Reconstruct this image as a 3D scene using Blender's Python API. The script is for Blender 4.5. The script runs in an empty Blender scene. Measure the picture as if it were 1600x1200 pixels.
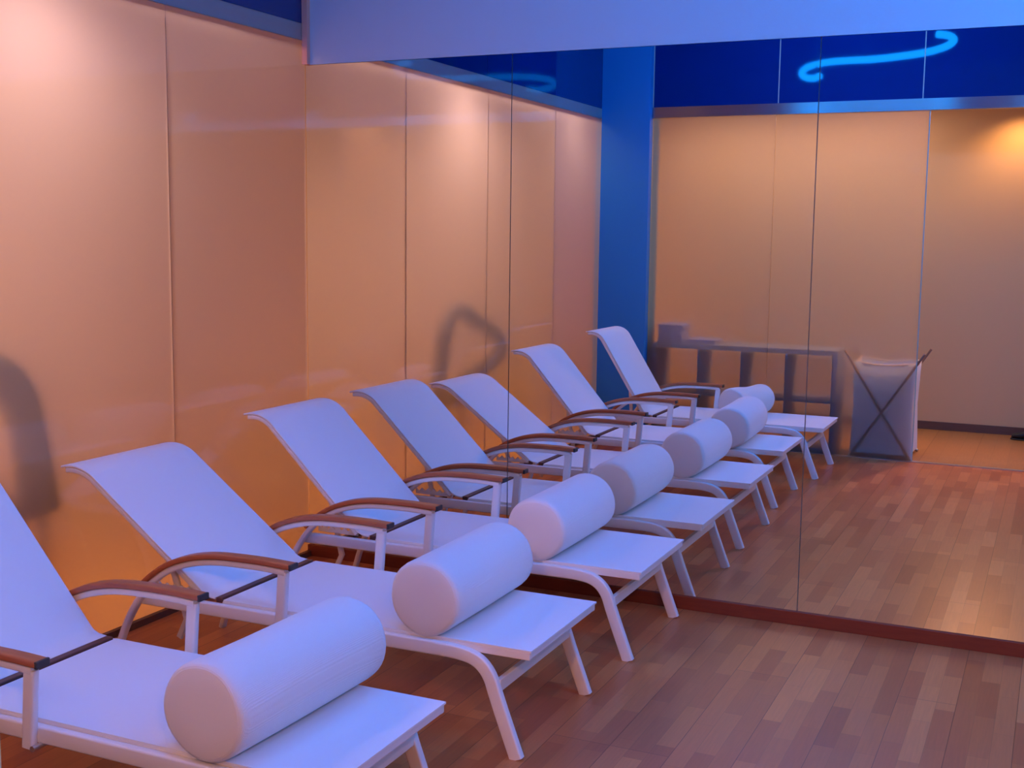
import bpy, bmesh, math, random
from mathutils import Vector, Matrix
C = bpy.context.scene
col = C.collection
R = math.radians

# ------------------------------------------------------------------ camera
cam_d = bpy.data.cameras.new('camera'); cam = bpy.data.objects.new('camera', cam_d); col.objects.link(cam)
rx, ux, fx = Vector((.9093, .41597, .01198)), Vector((-.06214, .10725, .99229)), Vector((-.41147, .90303, -.12337))
m = Matrix.Identity(4)
for i in range(3):
    m[i][0], m[i][1], m[i][2] = rx[i], ux[i], -fx[i]
m = m.to_3x3().to_quaternion().to_matrix().to_4x4()
m.translation = (3.4237, -5.0430, 1.6385)
cam.matrix_world = m
cam_d.sensor_width = 36; cam_d.lens = 42.3886; cam_d.clip_start = .02
C.camera = cam

# ------------------------------------------------------------------ world, exposure
w = bpy.data.worlds.new('world'); C.world = w; w.use_nodes = True
w.node_tree.nodes['Background'].inputs[0].default_value = (.02, .03, .08, 1)
w.node_tree.nodes['Background'].inputs[1].default_value = .3
C.view_settings.view_transform = 'Standard'; C.view_settings.look = 'None'
C.view_settings.exposure = 0; C.view_settings.gamma = 1; C.view_settings.use_curve_mapping = False
C.cycles.sample_clamp_indirect = 4
C.cycles.blur_glossy = .5
C.cycles.max_bounces = 14; C.cycles.transmission_bounces = 10; C.cycles.glossy_bounces = 8

WARM = (1.0, .56, .24)
HALL = (1.0, .40, .16)
PASS2 = (1.0, .56, .50)
PASS = (1.0, .56, .47)
def lamp(name, kind, loc, energy, color, size=.1, aim=None, angle=None, blend=.6):
    d = bpy.data.lights.new(name, kind); d.energy = energy; d.color = color
    if kind == 'AREA': d.size = size
    else: d.shadow_soft_size = size
    if kind == 'SPOT': d.spot_size = R(angle); d.spot_blend = blend
    o = bpy.data.objects.new(name, d); col.objects.link(o); o.location = loc
    if aim is not None:
        o.rotation_euler = (Vector(aim) - Vector(loc)).to_track_quat('-Z', 'Y').to_euler()
    return o
# unseen warm ceiling lamps added in the corridor behind the rear glass and the passage behind the left glass
lamp('corridor_lamp', 'SPOT', (3.05, -5.62, 2.78), 38, (1, .56, .26), .035, (3.05, -5.72, 0), 130, .9)
cs = lamp('corridor_lamp', 'AREA', (1.25, -5.3, 2.78), 20, (1, .74, .72), .2, (1.25, -5.3, 0))
cs.data.shape = 'RECTANGLE'; cs.data.size = 2.2; cs.data.size_y = .3; cs.rotation_euler = (0, 0, 0)
lamp('hall_lamp', 'SPOT', (4.3, -5.6, 2.75), 130, HALL, .05, (2.4, -1.6, 0), 120, .7)
lamp('hall_lamp', 'SPOT', (2.9, -5.6, 2.75), 150, HALL, .05, (2.0, -2.0, 0), 110, .7)
strip = lamp('passage_lamp', 'AREA', (-.42, -2.3, 2.76), 24, PASS, .2, (-.42, -2.3, 0))
strip.data.shape = 'RECTANGLE'; strip.data.size = .25; strip.data.size_y = 4.6
lamp('passage_lamp', 'SPOT', (-.42, -1.75, 2.76), 165, PASS2, .2, (-.30, -1.75, 0), 150, .9)
lamp('passage_lamp', 'SPOT', (-.42, -3.6, 2.76), 70, PASS, .2, (-.30, -3.5, 0), 150, .9)
# the visible blue neon tube and the added unseen ones are built further down as glowing meshes
NEON = (.004, .285, 1.0)
NEON_POWER = 80

# ------------------------------------------------------------------ material helpers
def mat(name):
    a = bpy.data.materials.new(name); a.use_nodes = True
    return a, a.node_tree, a.node_tree.nodes['Principled BSDF']
def pbr(name, c, rough=.5, metal=0, bump=None, coat=0, noise=0):
    a, t, b = mat(name)
    b.inputs['Base Color'].default_value = (*c, 1); b.inputs['Roughness'].default_value = rough
    b.inputs['Metallic'].default_value = metal; b.inputs['Coat Weight'].default_value = coat
    if bump or noise:
        tc = t.nodes.new('ShaderNodeTexCoord')
        n = t.nodes.new('ShaderNodeTexNoise'); t.links.new(tc.outputs['Object'], n.inputs['Vector'])
        n.inputs['Scale'].default_value = bump[0] if bump else 12
        if bump:
            bp = t.nodes.new('ShaderNodeBump'); bp.inputs['Strength'].default_value = bump[1]; bp.inputs['Distance'].default_value = .004
            t.links.new(n.outputs['Fac'], bp.inputs['Height']); t.links.new(bp.outputs['Normal'], b.inputs['Normal'])
        if noise:
            mx = t.nodes.new('ShaderNodeMix'); mx.data_type = 'RGBA'
            mx.inputs[6].default_value = (*[v * (1 - noise) for v in c], 1); mx.inputs[7].default_value = (*[min(1, v * (1 + noise)) for v in c], 1)
            t.links.new(n.outputs['Fac'], mx.inputs[0]); t.links.new(mx.outputs[2], b.inputs['Base Color'])
    return a
def emit(name, c, s):
    a = bpy.data.materials.new(name); a.use_nodes = True; t = a.node_tree; t.nodes.clear()
    e = t.nodes.new('ShaderNodeEmission'); e.inputs[0].default_value = (*c, 1); e.inputs[1].default_value = s
    o = t.nodes.new('ShaderNodeOutputMaterial'); t.links.new(e.outputs[0], o.inputs[0]); return a
def frosted(name, rough=.8, scatter=.35, through=.1, ior=1.45, tint=(.93, .88, .83)):
    a = bpy.data.materials.new(name); a.use_nodes = True; t = a.node_tree; t.nodes.clear(); N = t.nodes.new; L = t.links.new
    rf = N('ShaderNodeBsdfRefraction'); rf.inputs['Color'].default_value = (*tint, 1); rf.inputs['Roughness'].default_value = rough; rf.inputs['IOR'].default_value = 1.18
    tr = N('ShaderNodeBsdfTranslucent'); tr.inputs['Color'].default_value = (*tint, 1)
    df = N('ShaderNodeBsdfDiffuse'); df.inputs['Color'].default_value = (.60, .50, .42, 1)
    tp = N('ShaderNodeBsdfTransparent'); tp.inputs['Color'].default_value = (*tint, 1)
    m1 = N('ShaderNodeMixShader'); m1.inputs[0].default_value = .35; L(tr.outputs[0], m1.inputs[1]); L(df.outputs[0], m1.inputs[2])
    m2 = N('ShaderNodeMixShader'); m2.inputs[0].default_value = scatter; L(rf.outputs[0], m2.inputs[1]); L(m1.outputs[0], m2.inputs[2])
    m4 = N('ShaderNodeMixShader'); m4.inputs[0].default_value = through; L(m2.outputs[0], m4.inputs[1]); L(tp.outputs[0], m4.inputs[2])
    gl = N('ShaderNodeBsdfGlossy'); gl.inputs['Roughness'].default_value = .05
    fr = N('ShaderNodeFresnel'); fr.inputs['IOR'].default_value = ior
    m3 = N('ShaderNodeMixShader'); L(fr.outputs[0], m3.inputs[0]); L(m4.outputs[0], m3.inputs[1]); L(gl.outputs[0], m3.inputs[2])
    o = N('ShaderNodeOutputMaterial'); L(m3.outputs[0], o.inputs[0]); return a
def clear_glass(name, tint=(.93, .96, .95)):
    a = bpy.data.materials.new(name); a.use_nodes = True; t = a.node_tree; t.nodes.clear(); N = t.nodes.new; L = t.links.new
    rf = N('ShaderNodeBsdfTransparent'); rf.inputs['Color'].default_value = (*tint, 1)
    o = N('ShaderNodeOutputMaterial'); L(rf.outputs[0], o.inputs[0]); return a
def fabric(name, c, scale=420, strength=.25):
    a, t, b = mat(name); N = t.nodes.new; L = t.links.new
    b.inputs['Base Color'].default_value = (*c, 1); b.inputs['Roughness'].default_value = .75
    tc = N('ShaderNodeTexCoord'); h = None
    for d in ('X', 'Y'):
        wv = N('ShaderNodeTexWave'); wv.bands_direction = d; wv.inputs['Scale'].default_value = scale; wv.inputs['Distortion'].default_value = .6
        L(tc.outputs['Object'], wv.inputs['Vector'])
        if h is None: h = wv
        else:
            ad = N('ShaderNodeMath'); ad.operation = 'ADD'; L(h.outputs['Fac'], ad.inputs[0]); L(wv.outputs['Fac'], ad.inputs[1])
    bp = N('ShaderNodeBump'); bp.inputs['Strength'].default_value = strength; bp.inputs['Distance'].default_value = .001
    L(ad.outputs[0], bp.inputs['Height']); L(bp.outputs['Normal'], b.inputs['Normal'])
    return a
def parquet(name, c1, c2, c3, w=.066, l=.36, rough=.32):
    a, t, b = mat(name); N = t.nodes.new; L = t.links.new
    tc = N('ShaderNodeTexCoord'); sp = N('ShaderNodeSeparateXYZ'); L(tc.outputs['Object'], sp.inputs[0])
    cb = N('ShaderNodeCombineXYZ'); L(sp.outputs[1], cb.inputs[0]); L(sp.outputs[0], cb.inputs[1])
    def brick(sc, off, fq, ca, cb_, mortar):
        k = N('ShaderNodeTexBrick'); k.offset = off; k.offset_frequency = fq; k.squash = 1
        k.inputs['Scale'].default_value = 1; k.inputs['Brick Width'].default_value = l * sc; k.inputs['Row Height'].default_value = w * (3 if sc > 1 else 1)
        k.inputs['Mortar Size'].default_value = mortar; k.inputs['Mortar Smooth'].default_value = .1; k.inputs['Bias'].default_value = 0
        k.inputs['Color1'].default_value = (*ca, 1); k.inputs['Color2'].default_value = (*cb_, 1); k.inputs['Mortar'].default_value = (*[v * .55 for v in c2], 1)
        L(cb.outputs[0], k.inputs['Vector']); return k
    k1 = brick(1, .37, 2, c1, c2, .0006)
    k2 = brick(4.2, .43, 3, (.94, .94, .94), c3, .0012); k2.inputs['Mortar'].default_value = (.35, .3, .28, 1)
    ns = N('ShaderNodeTexNoise'); ns.inputs['Scale'].default_value = 3; mp = N('ShaderNodeMapping'); mp.inputs['Scale'].default_value = (40, 2, 1)
    L(tc.outputs['Object'], mp.inputs[0]); L(mp.outputs[0], ns.inputs['Vector']); ns.inputs['Detail'].default_value = 5
    rr = N('ShaderNodeMapRange'); rr.inputs[3].default_value = .82; rr.inputs[4].default_value = 1.12; L(ns.outputs['Fac'], rr.inputs[0])
    m1 = N('ShaderNodeMix'); m1.data_type = 'RGBA'; m1.blend_type = 'MULTIPLY'; m1.inputs[0].default_value = 1; L(k1.outputs['Color'], m1.inputs[6]); L(k2.outputs['Color'], m1.inputs[7])
    m2 = N('ShaderNodeMix'); m2.data_type = 'RGBA'; m2.blend_type = 'MULTIPLY'; m2.inputs[0].default_value = 1; L(m1.outputs[2], m2.inputs[6]); L(rr.outputs[0], m2.inputs[7])
    L(m2.outputs[2], b.inputs['Base Color']); b.inputs['Roughness'].default_value = rough
    return a
def wood(name, c1, c2, axis=(3, 40, 40), rough=.45):
    a, t, b = mat(name); N = t.nodes.new; L = t.links.new
    tc = N('ShaderNodeTexCoord'); mp = N('ShaderNodeMapping'); mp.inputs['Scale'].default_value = axis; L(tc.outputs['Object'], mp.inputs[0])
    ns = N('ShaderNodeTexNoise'); ns.inputs['Scale'].default_value = 2; ns.inputs['Detail'].default_value = 6; L(mp.outputs[0], ns.inputs['Vector'])
    mx = N('ShaderNodeMix'); mx.data_type = 'RGBA'; mx.inputs[6].default_value = (*c1, 1); mx.inputs[7].default_value = (*c2, 1)
    L(ns.outputs['Fac'], mx.inputs[0]); L(mx.outputs[2], b.inputs['Base Color']); b.inputs['Roughness'].default_value = rough
    return a

M = dict(
    floor=parquet('parquet', (.51, .148, .042), (.77, .285, .08), (.70, .62, .60)),
    corridor_floor=parquet('corridor_planks', (.42, .20, .06), (.48, .23, .07), (.9, .88, .86), .12, 1.1, .4),
    passage_floor=parquet('passage_planks', (.78, .36, .05), (.86, .42, .07), (.9, .88, .86), .12, 1.1, .4),
    white_wall=pbr('white_wall_paint', (.62, .66, .72), .6, bump=(90, .08)),
    beige_wall=pbr('beige_wall_paint', (.76, .54, .26), .65, bump=(90, .08)),
    corridor_wall=pbr('corridor_wall_paint', (.78, .47, .21), .65, bump=(90, .08)),
    blue_paint=pbr('blue_paint', (.002, .19, .46), .55, bump=(120, .06)),
    ceiling=pbr('ceiling_paint', (.10, .22, .60), .6),
    trim_glow=pbr('warm_glow_trim', (.95, .40, .28), .5),  # pink base colour stands in for warm light glowing in the glass edge
    baseboard=wood('mahogany_baseboard', (.16, .020, .006), (.26, .045, .012), (3, 30, 30), .6),
    brown_base=wood('brown_baseboard', (.12, .055, .035), (.17, .08, .05), (3, 30, 30), .5),
    white_metal=pbr('white_powder_coat', (.82, .80, .78), .35),
    sling=fabric('white_sling', (.86, .86, .86)),
    towel=fabric('white_terry', (.90, .88, .86), 160, .5),
    teak=wood('teak', (.33, .085, .03), (.52, .165, .06), (4, 60, 60), .4),
    dark_bar=wood('dark_slat', (.085, .028, .02), (.14, .048, .034), (40, 3, 40), .5),
    cap=pbr('black_cap', (.03, .03, .035), .45),
    bolt=pbr('steel_bolt', (.6, .6, .6), .3, 1),
    shelf=pbr('grey_laminate', (.17, .23, .44), .45),
    hamper=fabric('grey_canvas', (.70, .80, .95), 200, .4),
    hamper_rim=pbr('pink_rim', (.75, .62, .58), .7),
    pole=pbr('hamper_pole', (.30, .16, .10), .4),
    towel_blue=fabric('blue_towel', (.22, .28, .72), 160, .5),
    towel_white=fabric('white_towel', (.8, .78, .78), 160, .5),
    dark=pbr('dark_lacquer', (.012, .011, .014), .5),
    rubber=pbr('black_rubber', (.012, .012, .013), .6, bump=(60, .2)),
    neon=emit('neon_glow', NEON, NEON_POWER),
    frost_left=frosted('frosted_glass', .9, .43, .05, 1.75),
    frost_rear=frosted('frosted_glass_rear', .6, .24, .22),
    clear=clear_glass('clear_glass'),
    green_edge=pbr('glass_edge', (.34, .50, .44), .2),
    transom=pbr('blue_back_painted_glass', (.002, .022, .15), .05),
    joint=pbr('joint_seal', (.75, .5, .38), .5),
    dark_joint=pbr('dark_joint', (.03, .02, .02), .6),
)
M['transom_left'] = M['transom'].copy(); M['transom_left'].node_tree.nodes['Principled BSDF'].inputs['IOR'].default_value = 1.7
M['transom'].node_tree.nodes['Principled BSDF'].inputs['IOR'].default_value = 1.3
a, t, b = mat('mirror_silver'); b.inputs['Base Color'].default_value = (.86, .87, .83, 1); b.inputs['Metallic'].default_value = 1; b.inputs['Roughness'].default_value = 0
M['mirror'] = a
a, t, b = mat('brushed_rail'); b.inputs['Base Color'].default_value = (.40, .29, .25, 1); b.inputs['Metallic'].default_value = .1; b.inputs['Roughness'].default_value = .4; b.inputs['Coat Weight'].default_value = 1; b.inputs['Coat IOR'].default_value = 1.75; b.inputs['Coat Roughness'].default_value = .03
M['rail'] = a
a, t, b = mat('satin_rail'); b.inputs['Base Color'].default_value = (.42, .40, .40, 1); b.inputs['Metallic'].default_value = 1; b.inputs['Roughness'].default_value = .30
b.inputs['Anisotropic'].default_value = .97; b.inputs['Anisotropic Rotation'].default_value = .25
tg = t.nodes.new('ShaderNodeTangent'); tg.direction_type = 'RADIAL'; tg.axis = 'Z'; t.links.new(tg.outputs[0], b.inputs['Tangent'])
M['rail_rear'] = a

# ------------------------------------------------------------------ geometry helpers
def box(bm, lo, hi, bev=0):
    r = bmesh.ops.create_cube(bm, size=1)
    vs = r['verts']
    for v in vs:
        v.co = Vector([lo[i] + (v.co[i] + .5) * (hi[i] - lo[i]) for i in range(3)])
    if bev:
        es = list({e for v in vs for e in v.link_edges})
        bmesh.ops.bevel(bm, geom=es, offset=bev, segments=2, affect='EDGES', profile=.6)
def rrect(w, h, r, n=3):
    pts = []
    for cx, cy, a0 in ((w/2-r, h/2-r, 0), (-w/2+r, h/2-r, 90), (-w/2+r, -h/2+r, 180), (w/2-r, -h/2+r, 270)):
        for k in range(n + 1):
            a = R(a0 + 90 * k / n); pts.append((cx + r * math.cos(a), cy + r * math.sin(a)))
    return pts
def circ(r, n=12):
    return [(r * math.cos(2 * math.pi * k / n), r * math.sin(2 * math.pi * k / n)) for k in range(n)]
def smooth(pts, it=2):
    pts = [Vector(p) for p in pts]
    for _ in range(it):
        q = [pts[0]]
        for a, b in zip(pts, pts[1:]):
            q += [a * .75 + b * .25, a * .25 + b * .75]
        q.append(pts[-1]); pts = q
    return pts
def sweep(bm, path, prof, side=Vector((0, 1, 0)), planar=True, caps=True):
    # prof (u along side, v along normal)
    path = [Vector(p) for p in path]; rings = []; n = len(path); s = Vector(side)
    for i, p in enumerate(path):
        tg = (path[min(i + 1, n - 1)] - path[max(i - 1, 0)]).normalized()
        if not planar:
            s = (s - tg * s.dot(tg)).normalized()
        nm = tg.cross(s).normalized()
        rings.append([bm.verts.new(p + s * u + nm * v) for u, v in prof])
    k = len(prof)
    for a, b in zip(rings, rings[1:]):
        for j in range(k):
            bm.faces.new((a[j], a[(j + 1) % k], b[(j + 1) % k], b[j]))
    if caps:
        bm.faces.new(rings[0][::-1]); bm.faces.new(rings[-1])
def link(name, bm, m, parent=None, shade=False):
    bmesh.ops.recalc_face_normals(bm, faces=bm.faces[:])
    me = bpy.data.meshes.new(name); bm.to_mesh(me); bm.free()
    for x in (m if isinstance(m, list) else [m]): me.materials.append(x)
    if shade:
        for p in me.polygons: p.use_smooth = True
        me.set_sharp_from_angle(angle=R(40))
    o = bpy.data.objects.new(name, me); col.objects.link(o)
    if parent: o.parent = parent
    return o
def boxo(name, lo, hi, m, parent=None, bev=0):
    bm = bmesh.new(); box(bm, lo, hi, bev); return link(name, bm, m, parent)
def empty(name, loc=(0, 0, 0), rz=0):
    o = bpy.data.objects.new(name, None); col.objects.link(o); o.location = loc; o.rotation_euler = (0, 0, rz); o.empty_display_size = .1
    return o
def tag(o, label, cat, group=None):
    o['label'] = label; o['category'] = cat
    if group: o['group'] = group
    return o
def struct(o):
    o['kind'] = 'structure'; return o

# ------------------------------------------------------------------ setting
H = 3.45
struct(boxo('floor', (0, -4.2, -.1), (6.2, .02, 0), M['floor']))
struct(boxo('corridor_floor', (-1.5, -6.1, -.1), (6.2, -4.2, 0), M['corridor_floor']))
struct(boxo('passage_floor', (-1.5, -4.2, -.1), (0, .9, 0), M['passage_floor']))
struct(boxo('ceiling', (0, -4.2, H), (6.2, .02, H + .1), M['ceiling']))
bm = bmesh.new(); box(bm, (-1.5, -6.1, 2.8), (6.2, -4.26, 2.9)); box(bm, (-1.5, -4.26, 2.8), (-.06, .9, 2.9))
struct(link('corridor_ceiling', bm, M['white_wall']))
# bulkhead wall over the mirror
bm = bmesh.new(); box(bm, (0, .02, 0), (6.2, .2, H)); box(bm, (0, -.004, 2.442), (6.2, .02, H))
struct(link('wall_front', bm, M['white_wall']))
struct(boxo('wall_right', (6.2, -6.1, 0), (6.35, .2, H), M['beige_wall']))
struct(boxo('wall_rear', (-1.5, -6.05, 0), (6.2, -5.9, 2.8), M['corridor_wall']))
struct(boxo('wall_passage', (-1.65, -6.05, 0), (-1.5, .9, 2.8), M['beige_wall']))
struct(boxo('wall_end', (-1.5, .9, 0), (0, 1.0, 2.8), M['beige_wall']))
struct(boxo('baseboard_rear', (-1.5, -5.9, 0), (6.2, -5.885, .07), M['brown_base'], bev=.003))
struct(boxo('baseboard_front', (0, -.016, 0), (6.2, .015, .058), M['baseboard'], bev=.002))
struct(boxo('column', (-.06, -4.42, 0), (.40, -4.14, H), M['blue_paint'], bev=.004))
struct(boxo('trim_1', (.002, -.03, 2.442), (.032, -.004, H), M['trim_glow']))  # corner strip, warm edge glow put into its colour
struct(boxo('trim_2', (.42, -4.225, 0), (6.2, -4.175, .006), M['bolt']))     # metal threshold under the rear glass
struct(boxo('trim_3', (0, -4.14, 0), (.022, 0, .028), M['brown_base']))      # dark floor channel of the left glass

# mirror panels
xs = [.003, 1.11, 2.475, 3.84, 5.205, 6.2]
for i, lab in enumerate(['tall wall mirror panel in the corner by the frosted glass wall',
                         'tall wall mirror panel showing the reflected blue column and loungers',
                         'tall wall mirror panel at the right showing the reflected corridor opening',
                         None, None]):
    o = boxo('mirror_panel', (xs[i] + .002, -.004, .059), (xs[i + 1] - .002, .015, 2.440), M['mirror'])
    tag(o, lab or 'tall wall mirror panel beyond the right edge of the picture', 'mirror', 'wall mirror panels')

def pane(name, lo, hi, axis, face, front, back, parent):
    # glass slab: etched face towards the room, the rest clear
    bm = bmesh.new(); box(bm, lo, hi)
    o = link(name, bm, [front, back], parent)
    for p in o.data.polygons:
        p.material_index = 1 if p.normal[axis] * face < -.9 else 0
    return o
# left partition: frosted panes, rail, blue transoms
wl = struct(empty('wall_left', (0, 0, 0)))
ys = [0, -1.005, -2.06, -3.19, -4.14]
for a, b in zip(ys, ys[1:]):
    pane('frosted_pane', (-.012, b + .0015, .004), (0, a - .0015, 2.556), 0, 1, M['frost_left'], M['clear'], wl)
    boxo('transom_pane', (-.012, b + .002, 2.634), (0, a - .002, H), M['transom_left'], wl)
    if b > -4:
        boxo('joint', (-.0115, b - .0014, .004), (-.0002, b + .0014, 2.556), M['frost_left'], wl)
        boxo('joint', (-.011, b - .002, 2.634), (-.002, b + .002, H), M['joint'], wl)
boxo('rail', (-.05, -4.14, 2.554), (.0, 0, 2.636), M['rail'], wl, .0005)
boxo('backing', (-.05, -4.14, 2.636), (-.014, .02, H), M['dark'], wl)
# rear partition with the opening
wr = struct(empty('wall_back', (0, -4.2, 0)))
def rear(name, lo, hi, m, bev=0):
    return boxo(name, (lo[0], lo[1] + 4.2, lo[2]), (hi[0], hi[1] + 4.2, hi[2]), m, wr, bev)
xr = [.405, 1.375, 2.474]
for a, b in zip(xr, xr[1:]):
    o = pane('frosted_pane', (a + .002, -.012, .007), (b - .002, 0, 2.556), 1, 1, M['frost_rear'], M['clear'], wr)
rear('pane_edge', (2.472, -4.212, .007), (2.4785, -4.2, 2.556), M['green_edge'])
xt = [.405, 1.385, 2.42, 3.47, 4.52, 5.57, 6.2]
for i, (a, b) in enumerate(zip(xt, xt[1:])):
    rear('transom_pane', (a + .004, -4.212, 2.634), (b - .004, -4.2, H), M['transom'])
    rear('joint', (a - .0035, -4.211, 2.634), (a + .0035, -4.2005, H), M['joint'])
rear('rail', (.405, -4.25, 2.554), (6.2, -4.188, 2.636), M['rail_rear'], .001)
rear('backing', (.405, -4.25, 2.636), (6.2, -4.214, H), M['dark'])

# ------------------------------------------------------------------ neon tubes under the ceiling
S = [(1.383, -2.6, 3.03), (1.323, -2.52, 3.02), (1.226, -2.44, 3.04), (1.174, -2.40, 3.09), (1.244, -2.45, 3.135), (1.426, -2.6, 3.145),
     (1.667, -2.75, 3.13), (1.872, -2.88, 3.11), (2.113, -3.0, 3.109), (2.32, -3.08, 3.118), (2.467, -3.15, 3.145), (2.529, -3.18, 3.186), (2.486, -3.16, 3.228), (2.385, -3.12, 3.25)]
def neon(label, dx=0, dy=0, rz=0, dz=0, group='blue neon tubes on the ceiling'):
    r = empty('neon_lamp', (1.87 + dx, -2.88 + dy, 3.1 + dz), rz)
    path = [Vector(p) - Vector((1.87, -2.88, 3.1)) for p in smooth(S, 2)]
    h = len(path) // 2
    for a, b in ((0, h), (h, len(path) - 1)):
        seg = path[a:b + 1]
        seg[0] = seg[0].lerp(seg[1], .2 if a else 0); seg[-1] = seg[-1].lerp(seg[-2], .2 if not a else 0)
        bm = bmesh.new(); sweep(bm, seg, circ(.029, 14), Vector((0, 0, 1)), False); link('tube', bm, M['neon'], r, True)
    for k in (4, h, len(path) - 5):
        p = path[k]; bm = bmesh.new(); box(bm, (p.x - .008, p.y - .008, p.z + .026), (p.x + .008, p.y + .008, H - 3.1 - dz)); link('hanger', bm, M['white_metal'], r)
    return tag(r, label, 'lamp', group)
neon('glowing blue S-shaped neon tube reflected at the upper right of the mirror')
neon('added blue S-shaped neon tube above the open floor, outside the picture', 2.05, 1.25, R(31), -.27)  # extra unseen tube, added for more blue light in the room
neon('added blue S-shaped neon tube nearest the right wall, outside the picture', 3.55, 1.25, 0, -.27)  # another added tube out of view, blue light from the right

# ------------------------------------------------------------------ sun loungers
W2 = .2875
def rail_bm(s):
    bm = bmesh.new(); y = s * .300
    sweep(bm, [(.46, y, .318), (1.70, y, .318)], rrect(.026, .046, .006)); return bm
def front_leg_bm(s):
    bm = bmesh.new(); y = s * .300
    p = smooth([(1.66, y, .318), (1.74, y, .317), (1.805, y, .305), (1.85, y, .262), (1.873, y, .19), (1.947, y, 0)], 3)
    sweep(bm, p, rrect(.028, .044, .006)); return bm
def arm_tube_pts(s):
    y = s * .322
    return smooth([(1.098, y, .499), (1.02, y, .504), (.90, y, .503), (.80, y, .499), (.70, y, .482), (.60, y, .446), (.52, y, .39), (.455, y, .315), (.40, y, .225), (.352, y, .11), (.318, y, 0)], 2)
ARM_TOP = [(1.122, .516), (1.02, .520), (.90, .519), (.80, .515), (.70, .498), (.60, .462), (.52, .407), (.478, .368)]
def make_lounger(angle):
    A = R(angle)
    root = empty('sun_lounger')
    for s in (-1, 1):
        link('side_rail', rail_bm(s), M['white_metal'], root, True)
        link('leg', front_leg_bm(s), M['white_metal'], root, True)
    # seat sling: hemmed sheet with side rails, slight sag between them
    bm = bmesh.new(); nx, ny = 24, 12; g = []
    for top in (0, 1):
        for i in range(nx + 1):
            for j in range(ny + 1):
                x = .805 + (1.985 - .805) * i / nx; v = j / ny * 2 - 1
                sag = -.007 * (1 - v * v) * min(1, 4 * i / nx, 4 * (nx - i) / nx)
                g.append(bm.verts.new((x, v * W2, .346 + sag + top * .006)))
    n1 = (nx + 1) * (ny + 1)
    for i in range(nx):
        for j in range(ny):
            q = [i * (ny + 1) + j, (i + 1) * (ny + 1) + j, (i + 1) * (ny + 1) + j + 1, i * (ny + 1) + j + 1]
            bm.faces.new([g[n1 + k] for k in q]); bm.faces.new([g[k] for k in q[::-1]])
    for i in range(nx):
        for j in (0, ny):
            a, b = i * (ny + 1) + j, (i + 1) * (ny + 1) + j; bm.faces.new((g[a], g[b], g[n1 + b], g[n1 + a]))
    for j in range(ny):
        for i in (0, nx):
            a, b = i * (ny + 1) + j, i * (ny + 1) + j + 1; bm.faces.new((g[a], g[b], g[n1 + b], g[n1 + a]))
    link('seat', bm, M['sling'], root, True)
    bm = bmesh.new()
    for s in (-1, 1):
        box(bm, (.80, s * .277 - .0105, .320), (1.980, s * .277 + .0105, .347), .004)
    box(bm, (1.957, -.28, .322), (1.981, .28, .346), .004)
    link('seat_frame', bm, M['white_metal'], root)
    bm = bmesh.new(); box(bm, (.770, -.284, .338), (.797, .284, .357), .004); link('cross_slat', bm, M['dark_bar'], root)
    bm = bmesh.new(); box(bm, (1.866, -.292, .205), (1.884, .292, .245), .003); link('stretcher', bm, M['white_metal'], root)
    # backrest: bent sheet with a rolled-over lip
    pts = [(.768, .352), (.735, .356), (.712, .366)]
    d = Vector((-math.cos(A), math.sin(A))); p0 = Vector((.700, .378))
    for k in range(8): pts.append(tuple(p0 + d * (.60 * k / 7)))
    p = p0 + d * .60; ang = math.pi - A        # direction angle of travel
    end = math.pi + R(10); steps = 9
    for k in range(1, steps + 1):
        aa = ang + (end - ang) * k / steps
        p = p + Vector((math.cos(aa), math.sin(aa))) * (.016 if k < steps - 1 else .022); pts.append(tuple(p))
    path = [Vector((x, 0, z)) for x, z in pts]
    bm = bmesh.new(); sweep(bm, path, rrect(2 * W2, .008, .0035, 2)); link('backrest', bm, M['sling'], root, True)
    bm = bmesh.new()
    for s in (-1, 1):
        off = []
        for i, q in enumerate(path):
            tg = (path[min(i + 1, len(path) - 1)] - path[max(i - 1, 0)]).normalized(); nm = tg.cross(Vector((0, 1, 0)))
            if nm.z < 0: nm = -nm
            off.append(q - nm * .015 + Vector((0, s * .275, 0)))
        sweep(bm, off[2:-1], rrect(.022, .020, .005))
    e = path[-2]; box(bm, (e.x - .012, -.275, e.z - .026), (e.x + .008, .275, e.z - .006), .003)
    link('back_frame', bm, M['white_metal'], root, True)
    # prop that holds the backrest, standing on the floor rail
    q = p0 + d * .22
    for s in (-1, 1):
        bm = bmesh.new(); sweep(bm, [(q.x - .004, s * .235, q.y - .026), (.60, s * .235, .24), (.565, s * .235, .165)], rrect(.016, .024, .004)); link('prop', bm, M['white_metal'], root, True)
        # notched ratchet plate beside the rail
        bm = bmesh.new(); y = s * .262; n = 6; lo = []; hi = []
        for k in range(2 * n + 1):
            x = .50 + .20 * k / (2 * n); lo.append((x, .342)); hi.append((x, .372 - (.016 if k % 2 else 0)))
        for yy in (-.004, .004):
            va = [bm.verts.new((x, y + yy, z)) for x, z in lo]; vb = [bm.verts.new((x, y + yy, z)) for x, z in hi]
            if yy < 0: fa, fb = va, vb
            for k in range(2 * n): bm.faces.new((va[k], va[k + 1], vb[k + 1], vb[k]))
        for k in range(2 * n):
            bm.faces.new((fb[k], fb[k + 1], vb[k + 1], vb[k])); bm.faces.new((fa[k], fa[k + 1], va[k + 1], va[k]))
        bm.faces.new((fa[0], fb[0], vb[0], va[0])); bm.faces.new((fa[-1], fb[-1], vb[-1], va[-1]))
        link('ratchet', bm, M['white_metal'], root)
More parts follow.
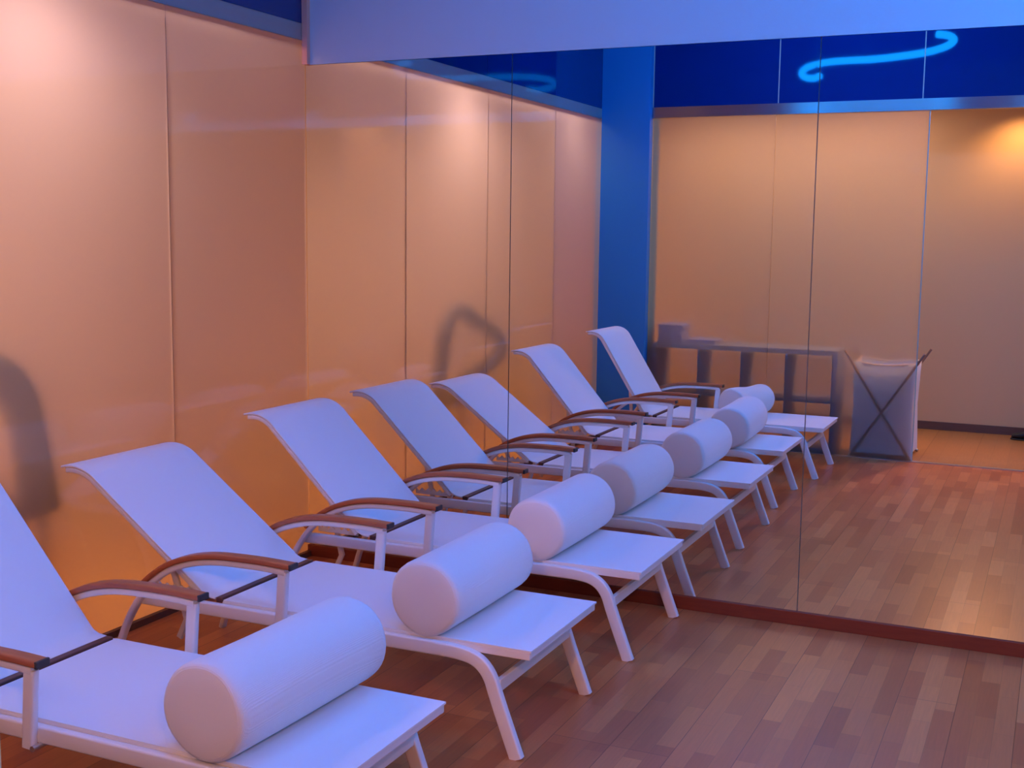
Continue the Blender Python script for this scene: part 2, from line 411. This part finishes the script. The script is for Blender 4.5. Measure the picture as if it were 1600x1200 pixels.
    for s in (-1, 1):
        y = s * .322
        bm = bmesh.new(); sweep(bm, arm_tube_pts(s), rrect(.030, .022, .006)); link('arm_frame', bm, M['white_metal'], root, True)
        bm = bmesh.new(); sweep(bm, [(1.070, y, .285), (1.080, y, .42), (1.086, y, .50)], rrect(.026, .038, .008)); link('arm_post', bm, M['white_metal'], root, True)
        bm = bmesh.new(); sweep(bm, smooth([(x, y, z + .006) for x, z in ARM_TOP], 2), rrect(.046, .020, .006)); ar = link('armrest', bm, M['teak'], root, True)
        bm = bmesh.new(); box(bm, (1.119, y - .0235, .511), (1.130, y + .0235, .532), .004); link('end_cap', bm, M['cap'], ar)
        bm = bmesh.new(); r_ = bmesh.ops.create_cone(bm, cap_ends=True, segments=12, radius1=.008, radius2=.008, depth=.05, matrix=Matrix.Translation((1.10, s * .318, .292)) @ Matrix.Rotation(R(90), 4, 'X'))
        link('bolt', bm, M['bolt'], root)
    return root
loungers = [
    (1.9953, -3.5035, 58, 0, 'white sun lounger with the steepest backrest, mirrored in front of the blue column'),
    (1.9391, -2.4867, 49, 0, 'white sun lounger nearest the viewer, cut off by the left edge of the picture'),
    (1.9884, -1.4369, 36.5, 0, 'white sun lounger with the lowest backrest, second from the viewer'),
    (2.0121, -.4405, 44.5, 0, 'white sun lounger standing closest to the mirror wall'),
]
for xf, yc, ang, rz, lab in loungers:
    o = make_lounger(ang); o.location = (xf - 1.985, yc, 0); o.rotation_euler = (0, 0, R(rz))
    tag(o, lab, 'sun lounger', 'sun loungers in a row along the frosted wall')

# ------------------------------------------------------------------ bolsters
def make_bolster(label, x, y, rz, R0=.127, Ln=.61, soft=0, seed=0, zt=.349):
    random.seed(seed); bm = bmesh.new(); n = 40; rings = []
    prof = [(0, .0), (0.002, .5), (.002, .86), (.006, .94), (.016, .985), (.034, 1.0)]
    secs = [(-Ln / 2 + a, k) for a, k in prof[1:]] + [(-Ln / 2 + .034 + (Ln - .068) * i / 14, 1) for i in range(1, 14)] + [(Ln / 2 - a, k) for a, k in prof[:0:-1]]
    ph = random.random() * 6
    for yy, k in secs:
        ring = []
        for j in range(n):
            a = 2 * math.pi * j / n
            r = R0 * k * (1 + .010 * math.sin(3 * a + ph + yy * 4) + .006 * math.sin(5 * a - yy * 9))
            vx, vz = r * math.cos(a), r * math.sin(a)
            if soft:
                dn = soft * math.exp(-((yy + .05) / .16) ** 2)
                if vz > 0: vz *= 1 - dn
                vx *= 1 + dn * .25
                vz += soft * .03 * math.sin(yy * 8)
            vz = max(vz, -R0 * .965)          # flattened where it rests
            ring.append(bm.verts.new((vx, yy, vz)))
        rings.append(ring)
    for a, b in zip(rings, rings[1:]):
        for j in range(n): bm.faces.new((a[j], a[(j + 1) % n], b[(j + 1) % n], b[j]))
    for rg, s in ((rings[0], -1), (rings[-1], 1)):
        c = bm.verts.new((0, s * (Ln / 2), rg[0].co.z * 0))
        for j in range(n): bm.faces.new((rg[j], rg[(j + 1) % n], c))
    o = link('bolster', bm, M['towel'], None, True)
    o.location = (x, y, zt + R0 * .965); o.rotation_euler = (0, 0, R(rz))
    return tag(o, label, 'bolster', 'towel-covered bolsters on the loungers')
make_bolster('white bolster cushion with a dented top, on the lounger before the blue column', 1.38, -3.56, 13, .112, .49, .10, 1)
make_bolster('white round bolster cushion on the lounger nearest the viewer', 1.594, -2.478, -2.5, R0=.128, Ln=.645, seed=2)
make_bolster('white round bolster cushion on the lounger with the lowest backrest', 1.615, -1.437, 0, seed=3)
make_bolster('white round bolster cushion on the lounger closest to the mirror', 1.572, -.440, 0, seed=4)

# ------------------------------------------------------------------ things behind the rear glass
sh = tag(empty('cube_shelf', (.44, -4.62, 0)), 'low grey cube shelf with two rows of four open cells behind the rear glass', 'shelf')
SW, SD, SH, T = 1.46, .39, .79, .038
def shp(name, lo, hi): return boxo(name, lo, hi, M['shelf'], sh, .0015)
shp('top_board', (0, 0, SH - T), (SW, SD, SH)); shp('bottom_board', (0, 0, 0), (SW, SD, T))
for x in (0, SW - T): shp('side_board', (x, 0, T), (x + T, SD, SH - T))
shp('middle_board', (T, 0, .386), (SW - T, SD, .404))
for k in (1, 2, 3):
    x = T + (SW - 2 * T) * k / 4
    shp('divider', (x - .009, 0, .404), (x + .009, SD, SH - T)); shp('divider', (x - .009, 0, T), (x + .009, SD, .386))
def towel(name, label, x0, x1, y0, y1, z, h, m, group, seed):
    random.seed(seed); bm = bmesh.new()
    # folded towel: a stack of two rounded layers, open edges on one side
    for k in range(2):
        p = [(x0 + random.uniform(-.004, .004), 0, 0)]
        box(bm, (x0 + random.uniform(0, .008), y0 + random.uniform(0, .01), z + h * k / 2 + .0008), (x1 - random.uniform(0, .008), y1 - random.uniform(0, .01), z + h * (k + 1) / 2 - .0004), h * .2)
    o = link(name, bm, m, None, True); return tag(o, label, 'towel', group)
for k, lab in enumerate(['lowest folded blue towel of the stack on the cube shelf', 'second folded blue towel up in the stack on the cube shelf',
                         'third folded blue towel up in the stack on the cube shelf', 'topmost folded blue towel of the stack on the cube shelf']):
    towel('folded_towel', lab, .455 + .006 * (k % 2), .675 - .01 * (k % 3), -4.56, -4.29, .7905 + .036 * k, .035, M['towel_blue'], 'folded towels on the cube shelf', k)
towel('folded_towel', 'flat folded blue towel lying alone on the cube shelf, right of the stack', .70, .94, -4.55, -4.30, .7905, .032, M['towel_blue'], 'folded towels on the cube shelf', 9)

# laundry hamper on crossed poles
hm = tag(empty('laundry_hamper', (2.24, -4.455, 0)), 'grey canvas laundry hamper on crossed poles at the edge of the rear glass', 'hamper')
bm = bmesh.new(); hw, hd = .225, .20; g = []
for i in range(9):
    z = .03 + (.72 - .03) * i / 8; f = .94 + .06 * abs(i / 8 * 2 - 1)
    ring = []
    for (sx, sy) in ((-1, -1), (1, -1), (1, 1), (-1, 1)):
        for k in range(6):
            t_ = k / 6
            nx_, ny_ = {(-1, -1): (1, 0), (1, -1): (0, 1), (1, 1): (-1, 0), (-1, 1): (0, -1)}[(sx, sy)]
            x = sx * hw + nx_ * 2 * hw * t_; y = sy * hd + ny_ * 2 * hd * t_
            sagz = -.035 * math.sin(math.pi * t_) * (i / 8) ** 3
            inn = 1 - .05 * math.sin(math.pi * t_)
            ring.append(bm.verts.new((x * f * inn, y * f * inn, z + sagz)))
    g.append(ring)
for a, b in zip(g, g[1:]):
    for j in range(24): bm.faces.new((a[j], a[(j + 1) % 24], b[(j + 1) % 24], b[j]))
bm.faces.new(g[0][::-1])
bag = link('bag', bm, M['hamper'], hm, True)
sol = bag.modifiers.new('Solidify', 'SOLIDIFY'); sol.thickness = .004
bm = bmesh.new(); rim = [v + Vector((0, 0, 0)) for v in [Vector(q) for q in [tuple(p) for p in [(x, y, z) for x, y, z in [(-hw, -hd, .722), (0, -hd * .95, .69), (hw, -hd, .722), (hw * .95, 0, .69), (hw, hd, .722), (0, hd * .95, .69), (-hw, hd, .722), (-hw * .95, 0, .69), (-hw, -hd, .722)]]]]]
sweep(bm, smooth(rim, 2), circ(.008, 8), Vector((0, 0, 1)), False); link('rim', bm, M['hamper_rim'], hm, True)
for sy in (-1, 1):
    for sx in (-1, 1):
        bm = bmesh.new(); y = sy * (hd + .016 + (.012 if sx > 0 else 0))
        sweep(bm, [(-sx * (hw - .01), y, .008), (sx * (hw + .062), y, .80)], circ(.009, 10), Vector((0, 1, 0)), False); link('pole', bm, M['pole'], hm, True)
        bm = bmesh.new(); bmesh.ops.create_uvsphere(bm, u_segments=10, v_segments=8, radius=.013, matrix=Matrix.Translation((-sx * (hw - .004), y, .013))); link('foot', bm, M['bolt'], hm, True)

# shoe on the corridor floor
sh_ = tag(empty('shoe', (3.24, -5.66, 0), R(4)), 'black shoe lying on the corridor floor, at the right edge of the mirror', 'shoe')
def loft(secs, n=16):
    bm = bmesh.new(); rings = []
    for x, wdt, zb, zt in secs:
        rings.append([bm.verts.new((x, wdt * math.cos(2 * math.pi * j / n), (zb + zt) / 2 + (zt - zb) / 2 * math.sin(2 * math.pi * j / n))) for j in range(n)])
    for a, b in zip(rings, rings[1:]):
        for j in range(n): bm.faces.new((a[j], a[(j + 1) % n], b[(j + 1) % n], b[j]))
    bm.faces.new(rings[0][::-1]); bm.faces.new(rings[-1]); return bm
link('upper', loft([(-.138, .01, .015, .03), (-.13, .03, .012, .05), (-.08, .045, .012, .062), (-.02, .042, .012, .085), (.06, .035, .012, .10), (.12, .034, .012, .10), (.14, .02, .015, .09)]), M['rubber'], sh_, True)
link('sole', loft([(-.145, .012, .0, .014), (-.13, .036, 0, .016), (-.07, .048, 0, .016), (.0, .036, 0, .016), (.10, .038, 0, .018), (.145, .02, 0, .018)]), M['cap'], sh_, True)

# dark chair leaning close behind the left glass
ch = tag(empty('tub_chair', (-.15, -1.95, 0)), 'dark curved chair showing as a blurred shadow behind the frosted left wall', 'chair')
def yz(pts, x=0): return smooth([(x, y + 1.95, z) for y, z in pts], 2)
bm = bmesh.new(); sweep(bm, yz([(-1.60, .55), (-1.64, .80), (-1.70, 1.05), (-1.84, 1.15), (-1.98, 1.13), (-2.16, 1.05), (-2.42, .97), (-2.56, .87), (-2.50, .79), (-2.34, .755), (-2.1, .70), (-1.85, .62)]), circ(.055, 12), Vector((1, 0, 0)), False)
link('frame', bm, M['dark'], ch, True)
bm = bmesh.new(); sweep(bm, yz([(-1.64, .55), (-1.66, .75), (-1.70, .98), (-1.80, 1.10)], -.01), rrect(.05, .15, .02), Vector((1, 0, 0)), True); link('backrest', bm, M['dark'], ch, True)
bm = bmesh.new(); box(bm, (-.42, -.10, .50), (-.03, .40, .58), .03); link('seat', bm, M['dark'], ch)
for x in (-.39, -.05):
    for y in (-.08, .37):
        bm = bmesh.new(); sweep(bm, [(x, y, 0), (x, y, .52)], circ(.016, 8), Vector((1, 0, 0)), False); link('leg', bm, M['dark'], ch, True)
